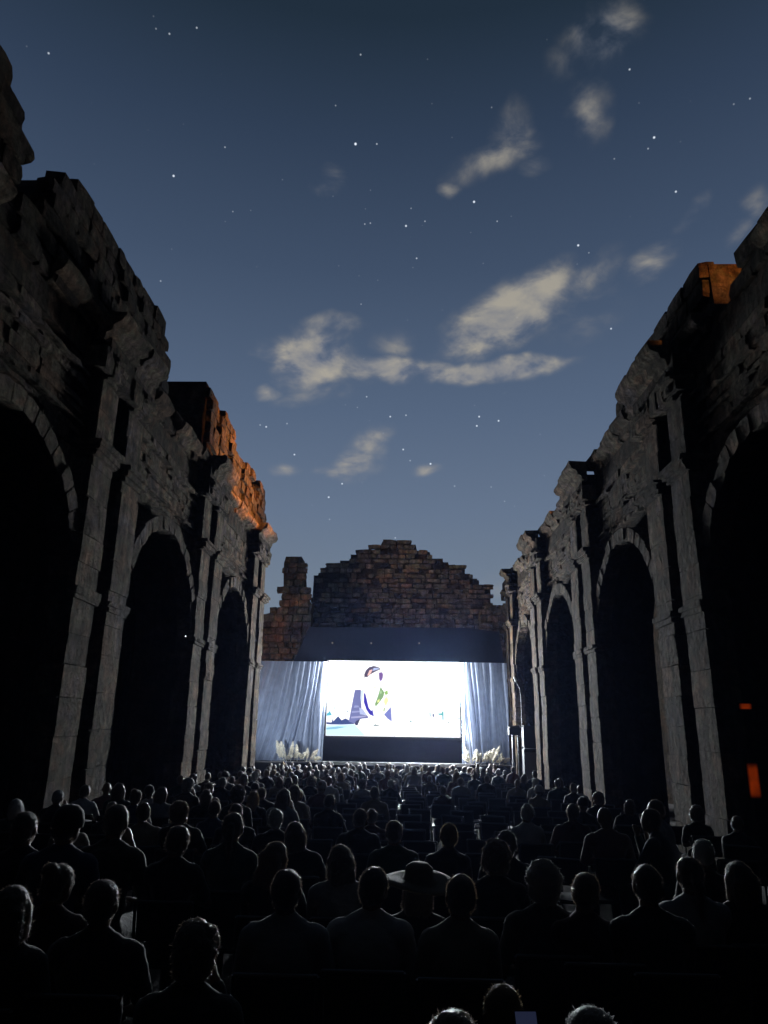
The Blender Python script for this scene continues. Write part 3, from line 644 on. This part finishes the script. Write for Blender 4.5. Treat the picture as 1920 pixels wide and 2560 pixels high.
bm = bmesh.new(); bell(bm, (0, 0, 0), (.016, .016, .016)); link('bulb', mesh('bulb', bm), r_, emit('led_white', (.9, .95, 1), 3))
bm = bmesh.new(); btube(bm, (0, .02, .02), (0, .14, .05), .02); link('bracket', mesh('bracket', bm), r_, MBP)

# ------------------------------------------------------------------ people
def remesh(name, bm, vox=.012, smooth=5, jit=0., seed=0):
    me = bpy.data.meshes.new('tmp'); bm.to_mesh(me); bm.free()
    o = bpy.data.objects.new('tmp', me); C.objects.link(o)
    r = o.modifiers.new('r', 'REMESH'); r.mode = 'VOXEL'; r.voxel_size = vox; r.use_smooth_shade = True
    q = o.modifiers.new('s', 'SMOOTH'); q.iterations = smooth; q.factor = .5
    dg = bpy.context.evaluated_depsgraph_get()
    out = bpy.data.meshes.new_from_object(o.evaluated_get(dg), depsgraph=dg); out.name = name
    bpy.data.objects.remove(o); bpy.data.meshes.remove(me)
    if jit:
        for v in out.vertices:
            p = v.co; d = noise.noise_vector(p*26+Vector((seed, 0, 0)))*jit+noise.noise_vector(p*70)*jit*.5
            v.co = p+d
    return out
def cap(bm, a, b, ra, rb):
    btube(bm, a, b, ra, rb, 12); bell(bm, a, (ra,)*3, u=12, v=8); bell(bm, b, (rb,)*3, u=12, v=8)
POSES = [  # lean forward, lean side, head yaw, head pitch, head roll, arms, shoulder width factor
    dict(lf=.0, ls=.0, hy=0, hp=4, hr=0, arm='lap', sw=1.0), dict(lf=.05, ls=.03, hy=14, hp=2, hr=6, arm='lap', sw=1.02),
    dict(lf=-.03, ls=-.03, hy=-10, hp=8, hr=-7, arm='cross', sw=1.0), dict(lf=.14, ls=.0, hy=4, hp=-4, hr=2, arm='chin', sw=1.0),
    dict(lf=.02, ls=.02, hy=-4, hp=5, hr=3, arm='lap', sw=.86), dict(lf=.04, ls=-.04, hy=22, hp=0, hr=9, arm='cross', sw=.88),
    dict(lf=.03, ls=.0, hy=8, hp=-12, hr=0, arm='phone', sw=1.0)]
def build_pose(P):
    """joint layout of a seated figure facing +Y, feet on z = 0"""
    J = {}; f, s, w = P['lf'], P['ls'], P['sw']
    up_ = lambda z: Vector((s*(z-.5)*1.6, f*(z-.5)*1.6, z))
    J['up'] = up_; J['w'] = w
    J['neck'] = up_(1.08); J['hc'] = up_(1.08)+Vector((0, .015, 0))
    J['HM'] = Matrix.Translation(J['hc']) @ Euler((R(P['hp']), R(P['hr']), R(-P['hy']))).to_matrix().to_4x4()
    for k in (-1, 1):
        sh = up_(.985)+Vector((k*.185*w, 0, 0))
        if P['arm'] == 'lap': e, h = Vector((k*.255*w, .08+f*.4, .72)), Vector((k*.09, .3, .645))
        elif P['arm'] == 'cross': e, h = Vector((k*.25*w, .13+f*.4, .76)), Vector((-k*.08, .24+f*.4, .80+.035*k))
        elif P['arm'] == 'phone': e, h = Vector((k*.22*w-.02, .17, .84)), Vector((-.12+k*.045, .35, 1.06))
        else: e, h = (Vector((k*.22*w, .28, .68)), Vector((k*.06, .24+f*.6, 1.06)) if k > 0 else Vector((.05, .30, .69)))
        J[k] = (sh, Vector(e), Vector(h))
    return J
def torso(bm, J, g=0.):
    u, w = J['up'], J['w']
    bell(bm, u(.55), (.175*w+g, .135+g, .13+g)); bell(bm, u(.72), (.152*w+g, .115+g, .18+g)); bell(bm, u(.9)+Vector((0, -.005, 0)), (.172*w+g, .12+g, .17+g))
    cap(bm, u(.985)+Vector((-.16*w, -.01, 0)), u(.985)+Vector((.16*w, -.01, 0)), .068+g, .068+g)
    for k in (-1, 1): cap(bm, u(1.0)+Vector((k*.13*w, -.015, 0)), u(1.07)+Vector((k*.02, -.015, 0)), .05+g, .045+g)
def headm(bm, J):
    M = J['HM']
    def e(c, r, rot=None):
        mm = M @ Matrix.Translation(c) @ (rot.to_matrix().to_4x4() if rot else Matrix()) @ Matrix.Diagonal((*r, 1))
        bmesh.ops.create_uvsphere(bm, u_segments=18, v_segments=12, radius=1, matrix=mm)
    e((0, 0, .145), (.075, .094, .1)); e((0, .03, .095), (.06, .066, .075)); e((0, .05, .055), (.042, .045, .035))
    e((0, .098, .11), (.014, .022, .024)); e((0, .085, .135), (.05, .018, .014)); e((0, .09, .07), (.026, .014, .009)); e((0, .09, .058), (.022, .013, .009))
    for k in (-1, 1): e((k*.078, -.005, .12), (.01, .024, .034)); e((k*.03, .084, .122), (.014, .011, .009))
def body_mesh(P):
    J = build_pose(P); bm = bmesh.new(); torso(bm, J)
    cap(bm, J['neck']+Vector((0, -.01, -.06)), J['HM'] @ Vector((0, -.012, .07)), .06, .054); headm(bm, J)
    for k in (-1, 1):
        s, e, h = J[k]; cap(bm, s, e, .052, .04); cap(bm, e, h, .04, .028)
        d = (h-e).normalized(); pl = h+d*.045; bell(bm, pl, (.04, .045, .02), d.to_track_quat('Y', 'Z').to_euler())
        sd = d.cross(Vector((0, 0, 1))).normalized(); dn = Vector((0, 0, -1))
        for q in range(4):
            o_ = sd*(-.03+.02*q); L_ = (.05, .06, .056, .045)[q]
            a = pl+o_+d*.03; b = a+d*L_*.6+dn*.006; c_ = b+d*L_*.45+dn*.024
            cap(bm, a, b, .0095, .009); cap(bm, b, c_, .009, .008)
        t0 = h+d*.02-sd*.034*k; t1 = t0-sd*.026*k+d*.025; cap(bm, t0, t1, .011, .01); cap(bm, t1, t1+d*.03, .01, .009)
        hip = Vector((k*.09, .03, .535)); kn = Vector((k*.13, .44, .525)); an = Vector((k*.12, .42, .09))
        cap(bm, hip, kn, .088, .058); cap(bm, kn, an, .056, .038); cap(bm, an+Vector((0, -.02, -.05)), an+Vector((0, .15, -.058)), .036, .028)
    return remesh('person', bm, .0125, 4)
def shirt_mesh(P, long_):
    J = build_pose(P); bm = bmesh.new(); torso(bm, J, .013)
    for k in (-1, 1):
        s, e, h = J[k]; m_ = e if not long_ else e
        cap(bm, s, s.lerp(e, 1 if long_ else .72), .066, .056)
        if long_: cap(bm, e, e.lerp(h, .9), .054, .042)
    return remesh('shirt', bm, .014, 5, .004, 3)
def trouser_mesh(P):
    J = build_pose(P); bm = bmesh.new(); u, w = J['up'], J['w']
    bell(bm, u(.545), (.186*w, .148, .13))
    for k in (-1, 1):
        hip = Vector((k*.09, .03, .535)); kn = Vector((k*.13, .44, .525)); an = Vector((k*.12, .42, .09))
        cap(bm, hip, kn, .1, .072); cap(bm, kn, an, .07, .056)
    return remesh('trousers', bm, .016, 4, .004, 5)
def hair_mesh(P, style):
    J = build_pose(P); M = J['HM']; bm = bmesh.new()
    def e(c, r): bmesh.ops.create_uvsphere(bm, u_segments=18, v_segments=12, radius=1, matrix=M @ Matrix.Translation(c) @ Matrix.Diagonal((*r, 1)))
    def cc(a, b, ra, rb): cap(bm, M @ Vector(a), M @ Vector(b), ra, rb)
    e((0, -.012, .16), (.08, .096, .09)); e((0, -.033, .118), (.075, .074, .072))
    if style == 'curly': e((0, -.015, .17), (.105, .112, .105)); e((0, -.04, .11), (.1, .085, .09))
    if style in ('bob', 'long'):
        for k in (-1, 1): cc((k*.066, .0, .14), (k*.074, -.01, .03), .036, .03)
        for k in (-1, 0, 1): cc((k*.04, -.07, .14), (k*.05, -.06, .015), .05, .04)
    if style == 'long':
        for k in (-1.3, -.4, .4, 1.3): cc((k*.045, -.07, .03), (k*.06, -.11, -.17), .042, .028)
    if style == 'bun': e((0, -.08, .22), (.05, .05, .047)); 
    if style == 'pony': cc((0, -.1, .16), (0, -.14, .1), .03, .034); cc((0, -.14, .1), (.01, -.13, -.1), .034, .014)
    me = remesh('hair', bm, .011, 3, .006 if style != 'curly' else .018, {'short': 3, 'bob': 9, 'long': 14, 'bun': 21, 'pony': 27, 'curly': 33}[style])
    rg = random.Random(len(me.vertices)); bm = bmesh.new(); bm.from_mesh(me); vs_ = [(v.co.copy(), v.normal.copy()) for v in bm.verts if v.normal.y < .5]
    for (p, nn) in rg.sample(vs_, min(len(vs_), 1100)):
        t = (nn.cross(Vector((0, 1, .3)))*rg.uniform(-1, 1)+nn*.55+Vector((0, -.2, -.5))).normalized(); L_ = rg.uniform(.006, .018); w = nn.cross(t).normalized()*.0013
        q = p+t*L_*.6+nn*.003; e_ = p+t*L_+nn*rg.uniform(-.002, .006)
        bm.faces.new([bm.verts.new(p-nn*.003-w), bm.verts.new(q-w), bm.verts.new(e_), bm.verts.new(q+w), bm.verts.new(p-nn*.003+w)])
    bm.to_mesh(me); bm.free()
    return me
def hat_mesh(P, kind):
    J = build_pose(P); M = J['HM']; bm = bmesh.new()
    if kind == 'wide':
        prof = [(.0, .30), (.06, .295), (.092, .27), (.1, .2), (.13, .192), (.2, .197), (.245, .188), (.245, .18), (.2, .188), (.13, .182), (.095, .19)]
    else: prof = [(.0, .275), (.05, .268), (.085, .235), (.1, .18), (.1, .14), (.093, .14)]
    seg = 32; rings = []
    for (r, z) in prof: rings.append([bm.verts.new(M @ Vector((r*math.cos(t), -.008+r*1.08*math.sin(t), z+(.012*math.sin(2*t) if r > .12 else 0)))) for t in [2*math.pi*i/seg for i in range(seg)]])
    for a, b in zip(rings, rings[1:]):
        for i in range(seg): bm.faces.new((a[i], a[(i+1) % seg], b[(i+1) % seg], b[i]))
    bmesh.ops.remove_doubles(bm, verts=bm.verts[:], dist=1e-4)
    if kind == 'cap': bell(bm, M @ Vector((0, .12, .15)), (.075, .075, .008))
    return mesh('hat', bm, True)
CA = {}
def cache(key, fn):
    if key not in CA: CA[key] = fn()
    return CA[key]
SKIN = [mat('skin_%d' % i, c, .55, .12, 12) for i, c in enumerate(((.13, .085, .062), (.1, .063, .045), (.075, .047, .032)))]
HAIR = {'dark': mat('hair_dark', (.05, .038, .03), .4, .3, 40, .6, 90, spec=.5, sheen=.5), 'brown': mat('hair_brown', (.1, .062, .036), .42, .3, 40, .6, 90, spec=.5, sheen=.5),
        'grey': mat('hair_grey', (.15, .145, .14), .5, .3, 40, .6, 90), 'blond': mat('hair_blond', (.17, .115, .05), .5, .3, 40, .6, 90), 'white': mat('hair_white', (.3, .3, .29), .5, .2, 40, .6, 90)}
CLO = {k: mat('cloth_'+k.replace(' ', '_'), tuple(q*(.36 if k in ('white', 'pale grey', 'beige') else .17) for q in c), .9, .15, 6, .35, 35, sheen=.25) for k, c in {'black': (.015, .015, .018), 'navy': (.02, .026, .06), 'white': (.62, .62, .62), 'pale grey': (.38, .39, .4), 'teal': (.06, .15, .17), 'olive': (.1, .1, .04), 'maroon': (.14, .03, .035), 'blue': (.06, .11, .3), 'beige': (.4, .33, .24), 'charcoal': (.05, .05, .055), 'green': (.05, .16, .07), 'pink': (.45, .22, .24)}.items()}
for k_, c_ in (('dark', (.2, .15, .12)), ('brown', (.25, .17, .11)), ('grey', (.4, .4, .4)), ('blond', (.4, .3, .18)), ('white', (.5, .5, .5))): hairy(HAIR[k_], c_)
HATM = {'straw': mat('straw', (.08, .065, .04), .85, .25, 30, .5, 60), 'white': CLO['white'], 'black': CLO['black']}
def setmat(o, m): o.material_slots[0].link = 'OBJECT'; o.material_slots[0].material = m
PLACE = bpy.data.materials.new('cloth_base')
def person(x, y, label, pose=0, hair='short', hcol='dark', shirt='charcoal', long_=False, trous='black', ht=1.31, rz=0., skin=1, hat=None, zoff=0., group='spectators seated before the screen'):
    P = POSES[pose]
    def get(key, fn):
        me = cache(key, fn)
        if not me.materials: me.materials.append(PLACE)
        return me
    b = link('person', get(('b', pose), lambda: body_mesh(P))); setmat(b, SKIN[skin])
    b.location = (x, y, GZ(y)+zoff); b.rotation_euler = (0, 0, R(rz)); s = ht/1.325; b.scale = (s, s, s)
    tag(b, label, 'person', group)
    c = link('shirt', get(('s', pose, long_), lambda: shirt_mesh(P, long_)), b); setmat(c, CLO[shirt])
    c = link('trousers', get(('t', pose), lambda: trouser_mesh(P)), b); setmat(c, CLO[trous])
    if hair != 'bald':
        c = link('hair', get(('h', pose, hair), lambda: hair_mesh(P, hair)), b); setmat(c, HAIR[hcol])
    if hat:
        c = link('hat', get(('hat', pose, hat[0]), lambda: hat_mesh(P, hat[0])), b); setmat(c, HATM[hat[1]])
    return b

# chairs: steel tube frame, dark seat and backrest
def chair_parts():
    P = []
    bm = bmesh.new(); bbox(bm, (0, .03, .435), (.43, .42, .035)); bmesh.ops.bevel(bm, geom=bm.edges[:], offset=.012, segments=2, affect='EDGES'); P.append(('seat', mesh('seat', bm), MBP))
    bm = bmesh.new(); bbox(bm, (0, -.2, .73), (.4, .025, .26), Euler((R(8), 0, 0))); bmesh.ops.bevel(bm, geom=bm.edges[:], offset=.01, segments=2, affect='EDGES'); P.append(('backrest', mesh('backrest', bm), MBP))
    for k in (-1, 1):
        bm = bmesh.new(); btube(bm, (k*.215, -.24, 0), (k*.215, -.17, .45), .012, .012, 8); btube(bm, (k*.215, -.17, .45), (k*.215, -.225, .87), .012, .012, 8); P.append(('rear_leg', mesh('rear_leg', bm), MMT))
        bm = bmesh.new(); btube(bm, (k*.215, .24, 0), (k*.215, .2, .42), .012, .012, 8); P.append(('front_leg', mesh('front_leg', bm), MMT))
    bm = bmesh.new(); btube(bm, (-.215, -.225, .87), (.215, -.225, .87), .012, .012, 8); P.append(('top_rail', mesh('top_rail', bm), MMT))
    for _, me, m in P: me.materials.append(m)
    return P
CP = chair_parts()
bm = bmesh.new()
for k, (nm, me, m) in enumerate(CP):
    b0 = len(bm.faces); bm.from_mesh(me); bm.faces.ensure_lookup_table()
    for f in bm.faces[b0:]: f.material_index = 0 if m is MBP else 1
CFAR = mesh('chair', bm); CFAR.materials.append(MBP); CFAR.materials.append(MMT)
def chair(x, y, label, rz=0., parts=True, zoff=0.):
    if parts:
        r_ = empty('chair')
        for nm, me, m in CP: link(nm, me, r_)
    else: r_ = link('chair', CFAR)
    r_.location = (x, y, GZ(y)+zoff); r_.rotation_euler = (0, 0, R(rz))
    return tag(r_, label, 'chair', 'chairs set out for the audience')

FG = [  # x, y, label, kwargs
    (-.63, 4.38, 'near spectator with pale rim lit hair and grey shirt, left of the centre pair', dict(pose=0, shirt='pale grey', hair='short', hcol='dark', ht=1.32)),
    (-.19, 4.48, 'near spectator with cropped hair in pale shirt, just left of centre', dict(pose=1, shirt='white', hair='short', ht=1.32, skin=0)),
    (.31, 4.38, 'near spectator with oval head and beige top, just right of centre', dict(pose=4, shirt='beige', hair='short', hcol='brown', ht=1.31)),
    (.88, 4.86, 'near grey haired spectator in dark shirt, right of centre', dict(pose=0, shirt='charcoal', hair='curly', hcol='grey', ht=1.31)),
    (-.39, 5.68, 'spectator in pale shirt one row ahead, head between two nearer heads', dict(pose=2, shirt='pale grey', hair='bob', ht=1.31)),
    (-.9, 5.67, 'long haired spectator in dark top one row ahead, left of centre', dict(pose=5, shirt='black', hair='long', hcol='brown', ht=1.31)),
    (-1.46, 6.55, 'upright spectator with teal shirt and ponytail, left of centre', dict(pose=4, shirt='teal', hair='pony', ht=1.43)),
    (.09, 4.95, 'spectator wearing a wide brimmed straw hat near the centre', dict(pose=4, shirt='navy', hair='bob', ht=1.24, hat=('wide', 'straw'))),
    (.68, 5.8, 'broad spectator in black with dark curly hair, right of the straw hat', dict(pose=1, shirt='black', hair='curly', ht=1.31, long_=True)),
    (-1.75, 6.1, 'spectator turned slightly right with dark hair, left side', dict(pose=5, shirt='black', hair='short', ht=1.36)),
    (-2.55, 5.7, 'capped spectator in blue shirt near the left edge', dict(pose=1, shirt='blue', hair='short', ht=1.5, hat=('cap', 'black'))),
    (-2.28, 5.95, 'broad spectator in olive shirt by the left pilasters', dict(pose=3, shirt='olive', hair='short', ht=1.5)),
    (-1.51, 3.99, 'nearest left spectator, rounded dark hair, hardly lit', dict(pose=0, shirt='black', hair='short', ht=1.31)),
    (-1.9, 3.78, 'spectator cut by the left edge of the view, dark hair', dict(pose=4, shirt='charcoal', hair='bob', ht=1.31)),
    (-1.97, 4.5, 'small spectator in maroon top near the left edge', dict(pose=5, shirt='maroon', hair='bun', ht=1.3)),
    (1.13, 4.72, 'spectator in maroon with head tilted, right of the grey haired one', dict(pose=5, shirt='maroon', hair='short', hcol='brown', ht=1.28)),
    (1.46, 4.56, 'spectator leaning forward in black, elbow raised, right side', dict(pose=3, shirt='black', long_=True, hair='short', ht=1.33)),
    (1.89, 5.17, 'spectator in pale grey top near the right edge', dict(pose=0, shirt='pale grey', hair='pony', ht=1.33)),
    (-.88, 3.32, 'low slouching spectator in dark top, nearest on the left', dict(pose=3, shirt='charcoal', hair='curly', ht=1.22, long_=True)),
    (-2.0, 9.3, 'rim lit head in navy, first beyond the teal shirt', dict(pose=0, shirt='navy', hair='short', ht=1.31)),
    (-1.4, 8.62, 'white haired spectator left of centre in the middle rows', dict(pose=0, shirt='navy', hair='short', hcol='white', ht=1.31)),
    (-.95, 7.3, 'spectator with glinting bob haircut left of centre, middle rows', dict(pose=2, shirt='black', hair='bob', ht=1.31)),
    (-.5, 8.82, 'dark haired spectator just left of the empty middle chairs', dict(pose=1, shirt='charcoal', hair='short', ht=1.31)),
    (-.06, 7.5, 'spectator with green top on the middle axis', dict(pose=0, shirt='green', hair='short', ht=1.31)),
    (.43, 7.3, 'blond spectator among empty middle chairs', dict(pose=4, shirt='black', hair='short', hcol='blond', ht=1.31)),
    (.93, 6.8, 'grey haired spectator with bright crown, right of centre', dict(pose=0, shirt='navy', hair='short', hcol='grey', ht=1.31)),
    (2.48, 6.35, 'white haired spectator at the foot of the near right pilaster', dict(pose=5, shirt='charcoal', hair='short', hcol='white', ht=1.31)),
    (2.9, 8.5, 'spectator on the right turned sideways towards the nave', dict(pose=3, shirt='teal', long_=True, hair='short', ht=1.38, rz=55)),
    (3.4, 9.8, 'upright spectator on the right turned left, pale shirt', dict(pose=3, shirt='pale grey', hair='short', ht=1.4, rz=60)),
    (-2.9, 5.9, 'dark spectator cut by the left edge, one row ahead', dict(pose=0, shirt='navy', hair='short', ht=1.46)),
    (2.25, 5.22, 'spectator cut by the right edge, dark hair', dict(pose=2, shirt='black', hair='bob', ht=1.31)),
    (2.27, 10.3, 'spectator with maroon top right of the middle chairs', dict(pose=1, shirt='maroon', hair='short', ht=1.31)),
]
for (x, y, lab, kw) in FG:
    person(x, y, lab, **kw); chair(x, y-.02, 'chair under the '+lab.replace('spectator ', 'viewer ').split(',')[0], kw.get('rz', 0))
# nearest row: child with fair hair, heads at the lower edge, a lit phone
kid = person(.36, 3.05, 'fair haired child seated low, right of centre in front', pose=4, hair='short', hcol='blond', shirt='black', ht=1.14); chair(.36, 3.03, 'chair under the fair haired child')
person(.15, 2.28, 'dark head at the lower edge, left of the lit phone', pose=0, hair='short', shirt='black', ht=1.285); chair(.15, 2.26, 'chair under the dark head at the lower edge')
person(.53, 2.24, 'grey haired spectator at the lower edge holding up a lit phone', pose=6, hair='short', hcol='grey', shirt='black', ht=1.29); chair(.53, 2.22, 'chair under the spectator holding a phone')
ph = tag(empty('phone', (.41, 2.645, 1.15)), 'phone with glowing blue screen held up at the lower edge', 'phone'); ph.rotation_euler = (R(62), 0, R(4))
bm = bmesh.new(); bbox(bm, (0, 0, 0), (.075, .15, .009)); bmesh.ops.bevel(bm, geom=bm.edges[:], offset=.003, segments=2, affect='EDGES'); link('case', mesh('case', bm), ph, MBP)
bm = bmesh.new(); bbox(bm, (0, 0, .0052), (.068, .14, .001)); link('display', mesh('display', bm), ph, emit('phone_light', (.35, .45, 1), .035))

# rows of chairs and the rest of the audience
ORD = ['first', 'second', 'third', 'fourth', 'fifth', 'sixth', 'seventh', 'eighth', 'ninth', 'tenth', 'eleventh', 'twelfth', 'thirteenth', 'fourteenth', 'fifteenth', 'sixteenth', 'seventeenth', 'eighteenth', 'nineteenth', 'twentieth', 'twenty-first', 'twenty-second', 'twenty-third']
rg = random.Random(21)
rows = []; y = 36.2
while y > 8.2: rows.append(y); y -= 1.24
npeople = nchair = 0
fgp = [(q[0], q[1]) for q in FG]
STY = ['short', 'short', 'short', 'bob', 'long', 'bun', 'pony', 'curly', 'short', 'short', 'bald']
for ri, y in enumerate(rows):
    seat = 0; x = -5.2+rg.uniform(-.1, .1)
    while x < 5.0:
        seat += 1; px = x+rg.uniform(-.12, .12)
        # angle of view: leave out seats that stand outside the picture or behind the piers
        vis = -.56*y-.2 < px < .54*y
        near = any(abs(px-a) < .5 and abs(y-b) < .8 for a, b in fgp)
        if vis and not near:
            occ = .85 if y > 29 else (.74 if px < -1.2 else (.26 if px < 1.6 else .46))
            pos = '%s row from the stage, %s seat from the left wall' % (ORD[ri], ORD[seat-1])
            rz = rg.gauss(0, 11)-px*1.2; y = rows[ri]+rg.uniform(-.14, .14)
            if rg.random() < occ:
                hs = rg.choice(STY); hc = rg.choice(['dark']*9+['brown']*4+['grey', 'blond', 'white', 'grey']); sh = rg.choice(list(CLO)[:]+['black', 'navy', 'charcoal', 'white'])
                hat = rg.choice([None]*16+[('cap', 'white'), ('cap', 'black')])
                person(px, y, 'spectator in %s top, %s' % (sh, pos), pose=rg.randrange(6), hair=hs, hcol=hc, shirt=sh, long_=rg.random() < .3, ht=rg.uniform(1.2, 1.4), rz=rz, skin=rg.randrange(3), hat=hat); npeople += 1
                if y < 22: chair(px, y-.02, 'occupied chair, '+pos, rz, y < 16); nchair += 1
            else:
                chair(px, y-.02, 'empty chair, '+pos, rz, y < 16); nchair += 1
        x += .69
print('people', npeople+len(FG)+3, 'chairs', nchair+len(FG)+3)

# ------------------------------------------------------------------ thin haze added to imitate lens bloom round the screen
bm = bmesh.new(); bbox(bm, (0, 50, 7), (620, 720, 19))
hz = link('haze', mesh('haze', bm)); hz['kind'] = 'stuff'
m = bpy.data.materials.new('bloom_haze'); m.use_nodes = True; n = N(m.node_tree)
v = n('ShaderNodeVolumePrincipled', {'Color': (.36, .5, 1, 1), 'Density': HAZE, 'Anisotropy': .82}); o_ = n('ShaderNodeOutputMaterial'); n.nt.links.new(v.outputs[0], o_.inputs['Volume'])
hz.data.materials.append(m)
